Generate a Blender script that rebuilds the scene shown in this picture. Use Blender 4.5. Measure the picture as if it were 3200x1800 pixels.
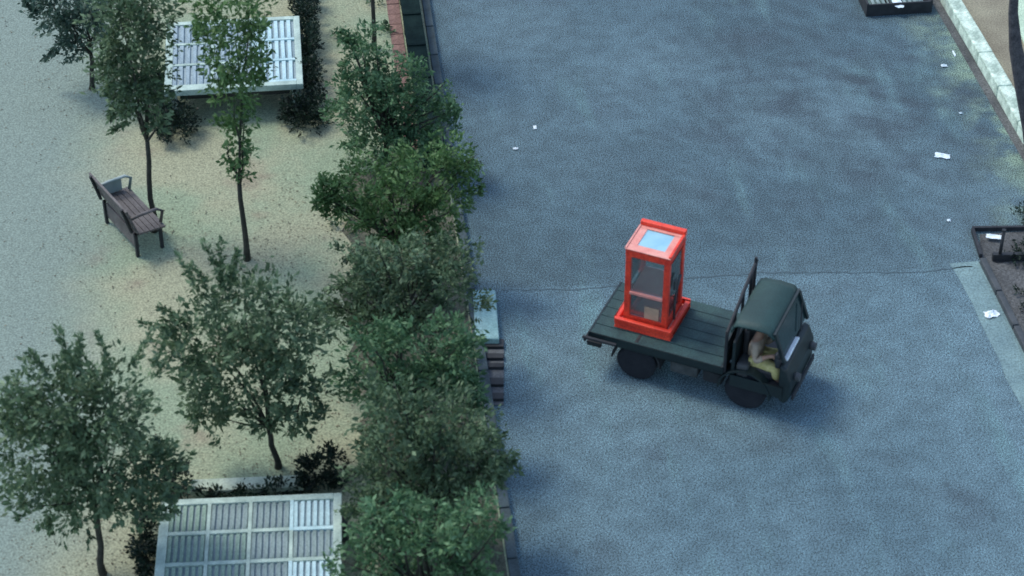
import bpy, bmesh, math, random
from mathutils import Vector, Matrix
random.seed(11)
R = math.radians
sc = bpy.context.scene
for o in list(bpy.data.objects): bpy.data.objects.remove(o)

# ------------------------------------------------------------------ camera
F = 6900.0; PITCH = R(38); YAW = R(5.4); DIST = 28.1
fw = Vector((math.cos(PITCH)*math.sin(YAW), math.cos(PITCH)*math.cos(YAW), -math.sin(PITCH)))
rt = Vector((math.cos(YAW), -math.sin(YAW), 0))
up = rt.cross(fw)
CAM = -fw*DIST
cd = bpy.data.cameras.new('camera'); cam = bpy.data.objects.new('camera', cd)
sc.collection.objects.link(cam); sc.camera = cam
cam.matrix_world = Matrix(((rt.x, up.x, -fw.x, CAM.x), (rt.y, up.y, -fw.y, CAM.y), (rt.z, up.z, -fw.z, CAM.z), (0,0,0,1)))
cd.sensor_width = 36; cd.lens = F/3200*36; cd.clip_start = .5; cd.clip_end = 3000
cd.dof.use_dof = True; cd.dof.focus_distance = 44; cd.dof.aperture_fstop = 1.9   # the soft, slightly missed focus of the photograph

# ------------------------------------------------------------------ world, sun, exposure
w = bpy.data.worlds.new('World'); sc.world = w; w.use_nodes = True
nt = w.node_tree; sky = nt.nodes.new('ShaderNodeTexSky'); sky.sky_type = 'NISHITA'; sky.sun_disc = False
SUN_EL = R(58); SUN_AZ = R(-55)       # azimuth clockwise from +Y
sky.sun_elevation = SUN_EL; sky.sun_rotation = SUN_AZ
sky.air_density = 1.0; sky.dust_density = 1.0; sky.ozone_density = 0.4
nt.links.new(sky.outputs[0], nt.nodes['Background'].inputs[0]); nt.nodes['Background'].inputs[1].default_value = .14
sd = bpy.data.lights.new('sun', 'SUN'); sd.energy = 1.15; sd.angle = R(17); sd.color = (1, .96, .88)
so = bpy.data.objects.new('sun', sd); sc.collection.objects.link(so)
sdir = Vector((math.sin(SUN_AZ)*math.cos(SUN_EL), math.cos(SUN_AZ)*math.cos(SUN_EL), math.sin(SUN_EL)))
so.rotation_euler = sdir.to_track_quat('Z', 'Y').to_euler()
sc.view_settings.view_transform = 'Standard'; sc.view_settings.look = 'None'
sc.view_settings.gamma = 1; sc.view_settings.exposure = 0.95; sc.view_settings.use_curve_mapping = False

# ------------------------------------------------------------------ layout helpers
def P(px, py, z=0.0):
    d = fw + rt*((px-1600)/F) - up*((py-900)/F)
    return CAM + d*((z-CAM.z)/d.z)
FH = Vector((math.sin(YAW), math.cos(YAW), 0))
def V(px, py, base, dy=0):           # point seen at a pixel, in the upright plane through base (+dy metres behind it)
    d = fw + rt*((px-1600)/F) - up*((py-900)/F)
    b = base + FH*dy
    return CAM + d*((b-CAM).dot(FH)/d.dot(FH))
def scale_at(p): return F/((p-CAM).dot(fw))

# ------------------------------------------------------------------ materials
def rgb(c): return (c[0], c[1], c[2], 1)
def mat(name, col, col2=None, scale=8, rough=.7, bump=0, bscale=60, metal=0, spec=.5, speck=0, speck_scale=45, detail=6, lo=.35, hi=.65):
    m = bpy.data.materials.new(name); m.use_nodes = True; n = m.node_tree; L = n.links
    b = n.nodes['Principled BSDF']; b.inputs['Roughness'].default_value = rough; b.inputs['Metallic'].default_value = metal
    b.inputs['Specular IOR Level'].default_value = spec
    tc = n.nodes.new('ShaderNodeTexCoord')
    nz = n.nodes.new('ShaderNodeTexNoise'); nz.inputs['Scale'].default_value = scale; nz.inputs['Detail'].default_value = detail
    L.new(tc.outputs['Object'], nz.inputs['Vector'])
    cr = n.nodes.new('ShaderNodeValToRGB'); cr.color_ramp.elements[0].position = lo; cr.color_ramp.elements[1].position = hi
    cr.color_ramp.elements[0].color = rgb(col); cr.color_ramp.elements[1].color = rgb(col2 or [c*1.25 for c in col])
    L.new(nz.outputs['Fac'], cr.inputs[0]); out = cr.outputs[0]
    if speck:
        n2 = n.nodes.new('ShaderNodeTexNoise'); n2.inputs['Scale'].default_value = speck_scale; n2.inputs['Detail'].default_value = 3
        L.new(tc.outputs['Object'], n2.inputs['Vector'])
        mr = n.nodes.new('ShaderNodeMapRange'); mr.inputs[1].default_value = .3; mr.inputs[2].default_value = .7
        mr.inputs[3].default_value = 1-speck; mr.inputs[4].default_value = 1+speck
        L.new(n2.outputs['Fac'], mr.inputs[0])
        mx = n.nodes.new('ShaderNodeVectorMath'); mx.operation = 'MULTIPLY'
        L.new(out, mx.inputs[0]); L.new(mr.outputs[0], mx.inputs[1]); out = mx.outputs[0]
    L.new(out, b.inputs['Base Color'])
    if bump:
        n3 = n.nodes.new('ShaderNodeTexNoise'); n3.inputs['Scale'].default_value = bscale; n3.inputs['Detail'].default_value = 4
        L.new(tc.outputs['Object'], n3.inputs['Vector'])
        bp = n.nodes.new('ShaderNodeBump'); bp.inputs['Strength'].default_value = bump; bp.inputs['Distance'].default_value = .02
        L.new(n3.outputs['Fac'], bp.inputs['Height']); L.new(bp.outputs[0], b.inputs['Normal'])
    m['bsdf'] = 1
    return m
def leafmat(name, a, b_, c):
    m = bpy.data.materials.new(name); m.use_nodes = True; n = m.node_tree; L = n.links
    b = n.nodes['Principled BSDF']; b.inputs['Roughness'].default_value = .55
    b.inputs['Specular IOR Level'].default_value = .3
    g = n.nodes.new('ShaderNodeNewGeometry'); tc = n.nodes.new('ShaderNodeTexCoord')
    nz = n.nodes.new('ShaderNodeTexNoise'); nz.inputs['Scale'].default_value = 3.2; nz.inputs['Detail'].default_value = 2
    L.new(tc.outputs['Object'], nz.inputs['Vector'])
    ad = n.nodes.new('ShaderNodeMath'); ad.operation = 'MULTIPLY_ADD'; ad.inputs[1].default_value = .55
    ml = n.nodes.new('ShaderNodeMath'); ml.operation = 'MULTIPLY_ADD'; ml.inputs[1].default_value = 1.5; ml.inputs[2].default_value = -.5
    L.new(nz.outputs['Fac'], ml.inputs[0])
    L.new(g.outputs['Random Per Island'], ad.inputs[0]); L.new(ml.outputs[0], ad.inputs[2])
    cr = n.nodes.new('ShaderNodeValToRGB'); e = cr.color_ramp.elements
    e[0].position = .1; e[0].color = rgb(a); e[1].position = 1; e[1].color = rgb(c)
    k = e.new(.5); k.color = rgb(b_)
    L.new(ad.outputs[0], cr.inputs[0]); L.new(cr.outputs[0], b.inputs['Base Color'])
    tl = n.nodes.new('ShaderNodeBsdfTranslucent'); L.new(cr.outputs[0], tl.inputs[0]); mx = n.nodes.new('ShaderNodeMixShader'); mx.inputs[0].default_value = .28
    L.new(b.outputs[0], mx.inputs[1]); L.new(tl.outputs[0], mx.inputs[2]); L.new(mx.outputs[0], n.nodes['Material Output'].inputs[0])
    return m
M = {}
M['asphalt'] = mat('asphalt', (.078,.125,.140), (.112,.166,.180), scale=.45, rough=.85, bump=.25, bscale=90, speck=1.0, speck_scale=60, lo=.3, hi=.7)
M['crack'] = mat('crack_filler', (.050,.085,.10), rough=.8)
M['soil'] = None
M['edging'] = mat('edging_brick', (.17,.10,.085), (.23,.14,.115), scale=6, rough=.9, bump=.3, speck=.3)
M['kerb'] = mat('whitewashed_kerb', (.30,.40,.32), (.66,.80,.66), scale=7, rough=.8, bump=.3, speck=.25)
M['gutter'] = mat('gutter_concrete', (.12,.195,.205), (.18,.28,.275), scale=2.2, rough=.85, bump=.2, speck=.4)
M['verge'] = mat('worn_verge', (.065,.115,.105), (.19,.29,.21), scale=1.9, rough=.95, bump=.4, speck=.5, lo=.38, hi=.62)
M['darksoil'] = mat('dark_earth', (.055,.060,.060), (.11,.115,.112), scale=1.6, rough=.95, bump=.5, speck=.5)
M['pave'] = mat('right_pavement', (.185,.165,.115), (.27,.255,.175), scale=1.4, rough=.9, bump=.3, speck=.4)
M['brightpave'] = mat('pale_mossy_slab', (.34,.46,.33), (.52,.66,.48), scale=1.8, rough=.9, speck=.3)
M['black'] = mat('black_iron', (.012,.015,.018), rough=.6)
M['rubber'] = mat('tyre_rubber', (.005,.008,.014), (.011,.015,.022), rough=.85, bump=.3, bscale=40)
M['green'] = mat('dark_green_paint', (.003,.011,.014), (.008,.021,.023), scale=5, rough=.5, speck=.2)
M['roofgreen'] = mat('roof_green_paint', (.006,.032,.030), (.014,.050,.046), scale=3, rough=.65, speck=.2)
M['deck'] = mat('worn_green_deck', (.010,.036,.040), (.026,.070,.066), scale=4, rough=.75, speck=.35, bump=.2)
M['chassis'] = mat('chassis_steel', (.009,.012,.016), (.022,.026,.030), scale=9, rough=.7)
M['grey'] = mat('engine_grey', (.035,.042,.045), (.07,.078,.08), scale=9, rough=.6)
M['vinyl'] = mat('black_vinyl', (.02,.022,.026), rough=.5)
M['red'] = mat('red_paint', (.66,.036,.018), (.84,.065,.028), scale=7, rough=.5, speck=.2)
M['pink'] = mat('pink_and_lit_red', (.70,.24,.19), (.78,.36,.29), scale=6, rough=.5, speck=.08)  # pink parts; on the top plate the light on red is put into the colour
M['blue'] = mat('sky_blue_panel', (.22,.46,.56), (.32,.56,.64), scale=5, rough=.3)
M['cardboard'] = mat('beige_cardboard', (.42,.30,.20), rough=.9)
M['redback'] = mat('dull_red_panel', (.16,.035,.035), (.24,.06,.05), rough=.6)
M['glassdark'] = mat('dusty_glass', (.05,.075,.07), (.10,.13,.115), scale=6, rough=.12, spec=.7)
def clear(name, tint, a):
    m = bpy.data.materials.new(name); m.use_nodes = True; n = m.node_tree; L = n.links; n.nodes.remove(n.nodes['Principled BSDF'])
    t = n.nodes.new('ShaderNodeBsdfTransparent'); t.inputs[0].default_value = rgb(tint); g = n.nodes.new('ShaderNodeBsdfGlossy'); g.inputs['Roughness'].default_value = .06
    d = n.nodes.new('ShaderNodeBsdfDiffuse'); d.inputs[0].default_value = (.22,.30,.30,1)
    x = n.nodes.new('ShaderNodeMixShader'); x.inputs[0].default_value = a; y = n.nodes.new('ShaderNodeMixShader'); f = n.nodes.new('ShaderNodeFresnel'); f.inputs[0].default_value = 1.45
    L.new(t.outputs[0], x.inputs[1]); L.new(d.outputs[0], x.inputs[2]); L.new(f.outputs[0], y.inputs[0]); L.new(x.outputs[0], y.inputs[1]); L.new(g.outputs[0], y.inputs[2])
    L.new(y.outputs[0], n.nodes['Material Output'].inputs[0]); return m
M['clear'] = clear('booth_glass', (.93,.97,.96), .20)
M['windscreen'] = mat('windscreen_glass', (.012,.03,.032), rough=.15, spec=.45)
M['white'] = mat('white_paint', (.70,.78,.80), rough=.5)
M['palecloth'] = mat('pale_plastic', (.60,.72,.76), (.75,.85,.88), scale=20, rough=.5)
M['tabletop'] = mat('weathered_white_board', (.20,.28,.31), (.31,.40,.42), scale=3, rough=.7, speck=.25)
M['tabletrim'] = mat('white_table_frame', (.28,.38,.33), (.44,.56,.48), scale=4, rough=.65, speck=.15)
M['greentop'] = mat('mossy_green_board', (.12,.20,.155), (.19,.28,.22), scale=3.5, rough=.85, speck=.3)
M['brightslat'] = mat('fresh_white_slat', (.34,.52,.54), (.48,.66,.66), scale=4, rough=.6, speck=.15)
M['slat'] = mat('grey_slat', (.15,.215,.20), (.25,.33,.315), scale=6, rough=.75, speck=.25)
M['greenslat'] = mat('mossy_slat', (.16,.25,.19), (.24,.34,.27), scale=4, rough=.85, speck=.3)
M['stone'] = mat('dark_stone', (.022,.027,.026), (.045,.05,.045), scale=5, rough=.85, bump=.3)
M['palestone'] = mat('pale_bench_top', (.34,.42,.33), (.48,.56,.45), scale=5, rough=.85, speck=.2)
M['bark'] = mat('bark', (.022,.024,.018), (.045,.045,.035), scale=12, rough=.9, bump=.5, bscale=30)
M['bark2'] = mat('purple_grey_bark', (.045,.045,.05), (.085,.082,.085), scale=9, rough=.95, bump=.8, bscale=18, speck=.4)
M['drum'] = mat('weathered_bench_wood', (.075,.068,.066), (.13,.12,.115), scale=5, rough=.7, speck=.3)
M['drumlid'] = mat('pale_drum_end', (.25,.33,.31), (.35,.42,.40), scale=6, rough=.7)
M['fence'] = mat('dark_teal_fence', (.004,.013,.013), (.010,.024,.022), scale=4, rough=.95, spec=.1, speck=.3)
M['slab'] = mat('pale_teal_concrete', (.20,.36,.36), (.30,.47,.46), scale=4, rough=.85, bump=.2, speck=.25)
M['skin'] = mat('skin', (.30,.18,.12), rough=.55)
M['khaki'] = mat('khaki_cloth', (.46,.42,.15), (.62,.56,.26), scale=18, rough=.9, bump=.4, bscale=25)
M['shirt'] = mat('brown_grey_shirt', (.30,.24,.17), (.42,.35,.27), scale=14, rough=.9, bump=.4, bscale=25)
M['vest'] = mat('dark_vest', (.035,.035,.032), rough=.9)
M['hair'] = mat('black_hair', (.012,.010,.010), rough=.6)
M['hedgebase'] = mat('leaf_litter', (.055,.065,.045), (.13,.125,.085), scale=3, rough=1, bump=.6, speck=.5)
LM = [leafmat('leaf_dusty_green', (.034,.066,.036), (.085,.145,.072), (.21,.30,.17)),
      leafmat('leaf_fresh_green', (.030,.072,.024), (.074,.155,.048), (.18,.31,.12)),
      leafmat('leaf_blue_green', (.016,.038,.030), (.042,.086,.062), (.13,.20,.15)),
      leafmat('leaf_hedge_green', (.030,.078,.036), (.075,.165,.074), (.19,.33,.17))]

def nodes_mat(name, rough):
    m = bpy.data.materials.new(name); m.use_nodes = True; n = m.node_tree; L = n.links
    b = n.nodes['Principled BSDF']; b.inputs['Roughness'].default_value = rough
    g = n.nodes.new('ShaderNodeNewGeometry')
    def noise(s, d=5, st=None):
        z = n.nodes.new('ShaderNodeTexNoise'); z.inputs['Scale'].default_value = s; z.inputs['Detail'].default_value = d
        v = g.outputs['Position']
        if st:
            mp = n.nodes.new('ShaderNodeMapping'); mp.inputs['Scale'].default_value = st; L.new(v, mp.inputs['Vector']); v = mp.outputs[0]
        L.new(v, z.inputs['Vector']); return z.outputs['Fac']
    def rng(f, a, c, lo=0, hi=1):
        r = n.nodes.new('ShaderNodeMapRange'); r.interpolation_type = 'SMOOTHSTEP'; r.inputs[1].default_value = a; r.inputs[2].default_value = c
        r.inputs[3].default_value = lo; r.inputs[4].default_value = hi; L.new(f, r.inputs[0]); return r.outputs[0]
    def mix(f, a, c):
        x = n.nodes.new('ShaderNodeMix'); x.data_type = 'RGBA'; L.new(f, x.inputs[0])
        for i, v in ((6, a), (7, c)):
            if isinstance(v, tuple): x.inputs[i].default_value = rgb(v)
            else: L.new(v, x.inputs[i])
        return x.outputs[2]
    def mul(c, f):
        v = n.nodes.new('ShaderNodeVectorMath'); v.operation = 'MULTIPLY'; L.new(c, v.inputs[0]); L.new(f, v.inputs[1]); return v.outputs[0]
    def fin(c, bumpf, bs=.4, bd=.02):
        L.new(c, b.inputs['Base Color']); bp = n.nodes.new('ShaderNodeBump'); bp.inputs['Strength'].default_value = bs; bp.inputs['Distance'].default_value = bd
        L.new(bumpf, bp.inputs['Height']); L.new(bp.outputs[0], b.inputs['Normal'])
    return m, noise, rng, mix, mul, fin
def asphalt():
    m, noise, rng, mix, mul, fin = nodes_mat('worn_asphalt', .88)
    c = mix(rng(noise(.22,3), .36, .64), (.056,.102,.122), (.086,.144,.165))       # broad worn areas
    c = mix(rng(noise(.8,6), .56, .80), c, (.050,.080,.096))                        # oil and damp patches
    c = mix(rng(noise(1.0,5,(1.6,.35,1)), .56, .74), c, (.092,.168,.180))           # dusty wheel streaks
    def side(o, nrm, d0, d1):       # distance from a kerb line, ragged with noise
        n = m.node_tree; L = n.links; g = n.nodes.new('ShaderNodeNewGeometry')
        a = n.nodes.new('ShaderNodeVectorMath'); a.operation = 'SUBTRACT'; L.new(g.outputs['Position'], a.inputs[0]); a.inputs[1].default_value = o
        d = n.nodes.new('ShaderNodeVectorMath'); d.operation = 'DOT_PRODUCT'; L.new(a.outputs[0], d.inputs[0]); d.inputs[1].default_value = nrm
        z = n.nodes.new('ShaderNodeMath'); z.operation = 'MULTIPLY_ADD'; L.new(noise(1.6,8), z.inputs[0]); z.inputs[1].default_value = 1.3; L.new(d.outputs['Value'], z.inputs[2])
        return rng(z.outputs[0], d0, d1)
    def both(a, b_):
        q = m.node_tree.nodes.new('ShaderNodeMath'); q.operation = 'MULTIPLY'; m.node_tree.links.new(a, q.inputs[0]); m.node_tree.links.new(b_, q.inputs[1]); return q.outputs[0]
    A_, B_ = P(2935,0), P(3185,430); dd = (B_-A_).normalized(); ss = Vector((-dd.y,dd.x,0)); ss = ss if ss.x > 0 else -ss
    c = mix(both(side(A_, ss, -.35, .62), rng(noise(2.2,7), .36, .62)), c, (.19,.28,.205))
    def plain(o, nrm, d0, d1, amp=0):
        n = m.node_tree; L = n.links; g = n.nodes.new('ShaderNodeNewGeometry')
        a = n.nodes.new('ShaderNodeVectorMath'); a.operation = 'SUBTRACT'; L.new(g.outputs['Position'], a.inputs[0]); a.inputs[1].default_value = o
        d = n.nodes.new('ShaderNodeVectorMath'); d.operation = 'DOT_PRODUCT'; L.new(a.outputs[0], d.inputs[0]); d.inputs[1].default_value = nrm
        return rng(d.outputs['Value'], d0, d1)
    q0, q1 = P(1570,905), P(3040,832); qd = (q1-q0).normalized(); qn = Vector((qd.y,-qd.x,0))     # older darker surface beyond the joint
    f_old = plain(q0, qn, .03, -.03)
    c = mix(f_old, mul(c, rng(noise(1.0,2), 0, 1, 1.05, 1.11)), mul(c, rng(noise(.6,5), .34, .66, .84, 1.0)))
    # oily stains where vehicles stand, upper right
    n = m.node_tree; L = n.links; g = n.nodes.new('ShaderNodeNewGeometry'); ds = n.nodes.new('ShaderNodeVectorMath'); ds.operation = 'DISTANCE'
    L.new(g.outputs['Position'], ds.inputs[0]); ds.inputs[1].default_value = P(2620,330)
    c = mix(both(rng(ds.outputs['Value'], 4.6, .4), rng(noise(1.7,9), .40, .72)), c, (.040,.064,.078))
    c = mul(c, rng(noise(3.5,8), .3, .7, .86, 1.14))
    c = mul(c, rng(noise(60,1), .38, .62, .35, 1.65))                               # coarse chippings
    c = mul(c, rng(noise(120,1), .40, .60, .60, 1.40))
    fin(c, noise(60,2), .35, .01); return m
M['asphalt'] = asphalt()

LM.append(leafmat('leaf_dark_box', (.004,.012,.008), (.010,.026,.016), (.026,.055,.034)))
# soil: sandy worn ground, greyer paving to the west, rustier patches
def soilmat():
    m = bpy.data.materials.new('sandy_ground'); m.use_nodes = True; n = m.node_tree; L = n.links
    b = n.nodes['Principled BSDF']; b.inputs['Roughness'].default_value = .95
    g = n.nodes.new('ShaderNodeNewGeometry'); sp = n.nodes.new('ShaderNodeSeparateXYZ'); L.new(g.outputs['Position'], sp.inputs[0])
    def noise(s, d=5):
        z = n.nodes.new('ShaderNodeTexNoise'); z.inputs['Scale'].default_value = s; z.inputs['Detail'].default_value = d
        L.new(g.outputs['Position'], z.inputs['Vector']); return z.outputs['Fac']
    def mix(f, a, c):
        x = n.nodes.new('ShaderNodeMix'); x.data_type = 'RGBA'
        L.new(f, x.inputs[0])
        for i, v in ((6, a), (7, c)):
            if isinstance(v, tuple): x.inputs[i].default_value = rgb(v)
            else: L.new(v, x.inputs[i])
        return x.outputs[2]
    def rng(f, a, c):
        r = n.nodes.new('ShaderNodeMapRange'); r.interpolation_type = 'SMOOTHSTEP'; r.inputs[1].default_value = a; r.inputs[2].default_value = c
        L.new(f, r.inputs[0]); return r.outputs[0]
    # sand <-> moss
    c = mix(rng(noise(.55), .42, .60), (.235,.295,.190), (.300,.310,.198))
    c = mix(rng(noise(1.3), .55, .75), c, (.235,.205,.140))
    ad = n.nodes.new('ShaderNodeMath'); ad.operation = 'MULTIPLY_ADD'; L.new(noise(.5), ad.inputs[0]); ad.inputs[1].default_value = 1.6; L.new(sp.outputs[0], ad.inputs[2])
    c = mix(rng(ad.outputs[0], P(520,700).x+.8, P(120,700).x+.8), c, (.190,.245,.205))
    z = noise(42, 1); r = n.nodes.new('ShaderNodeMapRange'); r.inputs[1].default_value = .3; r.inputs[2].default_value = .7; r.inputs[3].default_value = .66; r.inputs[4].default_value = 1.30
    L.new(z, r.inputs[0]); v = n.nodes.new('ShaderNodeVectorMath'); v.operation = 'MULTIPLY'; L.new(c, v.inputs[0]); L.new(r.outputs[0], v.inputs[1])
    L.new(v.outputs[0], b.inputs['Base Color'])
    bp = n.nodes.new('ShaderNodeBump'); bp.inputs['Strength'].default_value = .5; bp.inputs['Distance'].default_value = .03; L.new(noise(9, 8), bp.inputs['Height']); L.new(bp.outputs[0], b.inputs['Normal'])
    return m
M['soil'] = soilmat()

# ------------------------------------------------------------------ mesh helpers
class MB:
    def __init__(s): s.v = []; s.f = []
    def add(s, vs, fs):
        k = len(s.v); s.v += [tuple(v) for v in vs]; s.f += [tuple(i+k for i in f) for f in fs]; return s
    def box(s, x0, x1, y0, y1, z0, z1):
        return s.add([(x0,y0,z0),(x1,y0,z0),(x1,y1,z0),(x0,y1,z0),(x0,y0,z1),(x1,y0,z1),(x1,y1,z1),(x0,y1,z1)],
                     [(0,3,2,1),(4,5,6,7),(0,1,5,4),(1,2,6,5),(2,3,7,6),(3,0,4,7)])
    def frustum(s, x0, x1, y0, y1, z0, z1, i):
        return s.add([(x0,y0,z0),(x1,y0,z0),(x1,y1,z0),(x0,y1,z0),(x0+i,y0+i,z1),(x1-i,y0+i,z1),(x1-i,y1-i,z1),(x0+i,y1-i,z1)],
                     [(0,3,2,1),(4,5,6,7),(0,1,5,4),(1,2,6,5),(2,3,7,6),(3,0,4,7)])
    def poly(s, pts, z0, z1):      # vertical prism
        n = len(pts); vs = [(p[0],p[1],z0) for p in pts]+[(p[0],p[1],z1) for p in pts]
        return s.add(vs, [tuple(range(n-1,-1,-1)), tuple(range(n,2*n))]+[(i,(i+1)%n,n+(i+1)%n,n+i) for i in range(n)])
    def prism_y(s, prof, y0, y1):  # profile in x,z extruded along y
        n = len(prof); vs = [(p[0],y0,p[1]) for p in prof]+[(p[0],y1,p[1]) for p in prof]
        return s.add(vs, [tuple(range(n)), tuple(range(2*n-1,n-1,-1))]+[(i,n+i,n+(i+1)%n,(i+1)%n) for i in range(n)])
    def tube(s, pts, rad, n=8, cap=True):
        pts = [Vector(p) for p in pts]; rad = rad if isinstance(rad, (list,tuple)) else [rad]*len(pts)
        k = len(s.v); 
        for i, p in enumerate(pts):
            t = (pts[min(i+1,len(pts)-1)]-pts[max(i-1,0)]).normalized()
            a = t.cross(Vector((0,0,1)) if abs(t.z) < .9 else Vector((1,0,0))).normalized(); b = t.cross(a)
            for j in range(n):
                an = 2*math.pi*j/n; s.v.append(tuple(p+(a*math.cos(an)+b*math.sin(an))*rad[i]))
        for i in range(len(pts)-1):
            for j in range(n):
                s.f.append((k+i*n+j, k+i*n+(j+1)%n, k+(i+1)*n+(j+1)%n, k+(i+1)*n+j))
        if cap: s.f.append(tuple(k+j for j in range(n-1,-1,-1))); s.f.append(tuple(k+(len(pts)-1)*n+j for j in range(n)))
        return s
    def lathe_y(s, prof, cx, cy, cz, n=20):   # profile (r, y) turned round the Y axis
        k = len(s.v); m = len(prof)
        for i in range(n):
            a = 2*math.pi*i/n
            for r, y in prof: s.v.append((cx+r*math.cos(a), cy+y, cz+r*math.sin(a)))
        for i in range(n):
            for j in range(m-1):
                s.f.append((k+i*m+j, k+((i+1)%n)*m+j, k+((i+1)%n)*m+j+1, k+i*m+j+1))
        s.f.append(tuple(k+i*m for i in range(n))); s.f.append(tuple(k+i*m+m-1 for i in range(n-1,-1,-1)))
        return s
    def mesh(s, name): 
        me = bpy.data.meshes.new(name); me.from_pydata(s.v, [], s.f); me.update(); return me
def link(name, me, m, parent=None, bevel=0, smooth=False):
    o = bpy.data.objects.new(name, me); sc.collection.objects.link(o)
    if m and not me.materials: me.materials.append(m)
    o.parent = parent
    if bevel:
        bm = bmesh.new(); bm.from_mesh(me); bmesh.ops.remove_doubles(bm, verts=bm.verts, dist=1e-5)
        bmesh.ops.recalc_face_normals(bm, faces=bm.faces)
        ed = [e for e in bm.edges if len(e.link_faces) == 2 and e.calc_face_angle(0) > .6]
        bmesh.ops.bevel(bm, geom=ed, offset=bevel, segments=2, affect='EDGES', profile=.5); bm.to_mesh(me); bm.free()
    if smooth:
        for p in me.polygons: p.use_smooth = True
    return o
def obj(name, mb, m, parent=None, bevel=0, smooth=False): return link(name, mb.mesh(name), M[m] if isinstance(m, str) else m, parent, bevel, smooth)
def tag(o, label, cat, group=None, kind=None):
    o['label'] = label; o['category'] = cat
    if group: o['group'] = group
    if kind: o['kind'] = kind
    return o
def empty(name, loc, rz=0):
    o = bpy.data.objects.new(name, None); sc.collection.objects.link(o); o.location = loc; o.rotation_euler = (0,0,rz); o.empty_display_size = .3; return o
def struct(o): o['kind'] = 'structure'; return o

# ------------------------------------------------------------------ the setting
def sheet(name, pts, z, m, thick=0):
    mb = MB()
    if thick: mb.poly([(p.x,p.y) for p in pts], z-thick, z)
    else: mb.add([(p.x,p.y,z) for p in pts], [tuple(range(len(pts)))])
    return struct(obj(name, mb, m))
big = MB().add([(-600,-600,-.02),(600,-600,-.02),(600,900,-.02),(-600,900,-.02)], [(0,1,2,3)])
struct(obj('ground', big, 'darksoil'))
# left road edge line and right road edge lines, extended beyond the frame
def lerp(a, b, t): return a+(b-a)*t
LA, LB = P(1324,60), P(1528,1400)
L_far, L_near = lerp(LA, LB, -4), lerp(LA, LB, 3)
RA, RB = P(2935,0), P(3185,430)
R_far = lerp(RA, RB, -8); R_mid = lerp(RA, RB, 2.2)
CA, CB = P(3060,822), P(3205,1115)
C_near = lerp(CA, CB, 6)
sheet('road', [L_near, Vector((C_near.x+1, C_near.y, 0)), C_near, Vector((R_mid.x+2,R_mid.y,0)), Vector((R_far.x+3, R_far.y, 0)), L_far], .0, 'asphalt')
sheet('park_ground', [L_near, L_far, L_far+Vector((-80,0,0)), L_near+Vector((-80,0,0))], .10, 'soil', thick=.14)

# brick edging strip west of the roadside fence
def strip_pts(off0, off1, t0, t1):
    n = (LB-LA).normalized(); s = Vector((n.y, -n.x, 0)); s = s if s.x > 0 else -s
    a, b = lerp(LA, LB, t0), lerp(LA, LB, t1)
    return a+s*off0, b+s*off0, b+s*off1, a+s*off1
e = struct(empty('edging_path', (0,0,0)))
nd = (LB-LA).normalized(); sd_ = Vector((nd.y,-nd.x,0)); sd_ = sd_ if sd_.x > 0 else -sd_
span = (LB-LA).length
brick_mesh = MB().frustum(-.094,.094,-.14,.14,0,.012,.004).mesh('brick'); brick_mesh.materials.append(M['edging'])
rz = math.atan2(nd.y, nd.x)-math.pi/2
for i in range(26):
    for k in range(1):
        p = LA + nd*(i*.29 - 1.6 + (.14 if k%2 else 0)) - sd_*(.44+k*.2)
        o = bpy.data.objects.new('brick', brick_mesh); sc.collection.objects.link(o); o.parent = e
        o.location = (p.x, p.y, .102+random.uniform(0,.006)); o.rotation_euler = (random.uniform(-.015,.015), random.uniform(-.02,.02), rz+random.uniform(-.02,.02))

# left kerb stones
k = struct(empty('kerb', (0,0,0)))
ks = MB().box(-.06,.06,-.39,.39,0,.13).mesh('kerb_stone'); ks.materials.append(mat('grey_kerb_stone', (.035,.055,.06), (.06,.09,.10), scale=5, rough=.9, speck=.3))
ksl = link('kerb_stone', ks, None, k, bevel=.012)
for i in range(22):
    o = ksl if i == 0 else bpy.data.objects.new('kerb_stone', ks)
    if i: sc.collection.objects.link(o); o.parent = k
    p = LA + nd*(i*.8-1.6) + sd_*.063
    o.location = (p.x,p.y,-.012); o.rotation_euler = (0,0,rz+random.uniform(-.006,.006))

# right side: whitewashed kerb with gutter, verge and pavement
rd = (RB-RA).normalized(); rs = Vector((rd.y,-rd.x,0)); rs = rs if rs.x > 0 else -rs
sheet('pavement', [R_far+rs*.225, lerp(RA,RB,1.35)+rs*.225, lerp(RA,RB,1.35)+rs*14, R_far+rs*14], .09, 'pave', thick=.1)
def wavy(a, b, n, off, amp):
    d = (b-a).normalized(); s = Vector((d.y,-d.x,0)); s = s if s.x > 0 else -s
    return [lerp(a,b,i/n)+s*(off+random.uniform(-amp,amp)) for i in range(n+1)]
va, vb = lerp(RA,RB,-1), lerp(RA,RB,1.9)
sheet('gutter', wavy(va,vb,6,-.13,0)+list(reversed(wavy(va,vb,6,.0,0))), .008, 'darksoil')
k2 = struct(empty('kerb', (0,0,0)))
kw = MB().box(-.11,.11,-.447,.447,0,.21).mesh('kerb_stone')
k0 = link('kerb_stone', kw, M['kerb'], k2, bevel=.02)
rz2 = math.atan2(rd.y, rd.x)-math.pi/2
for i in range(12):
    o = k0 if i == 0 else bpy.data.objects.new('kerb_stone', kw)
    if i: sc.collection.objects.link(o); o.parent = k2
    p = RA + rd*(i*.9-2.2) + rs*.11
    o.location = (p.x,p.y,random.uniform(-.014,0)); o.rotation_euler = (0,0,rz2+random.uniform(-.012,.012))
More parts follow.
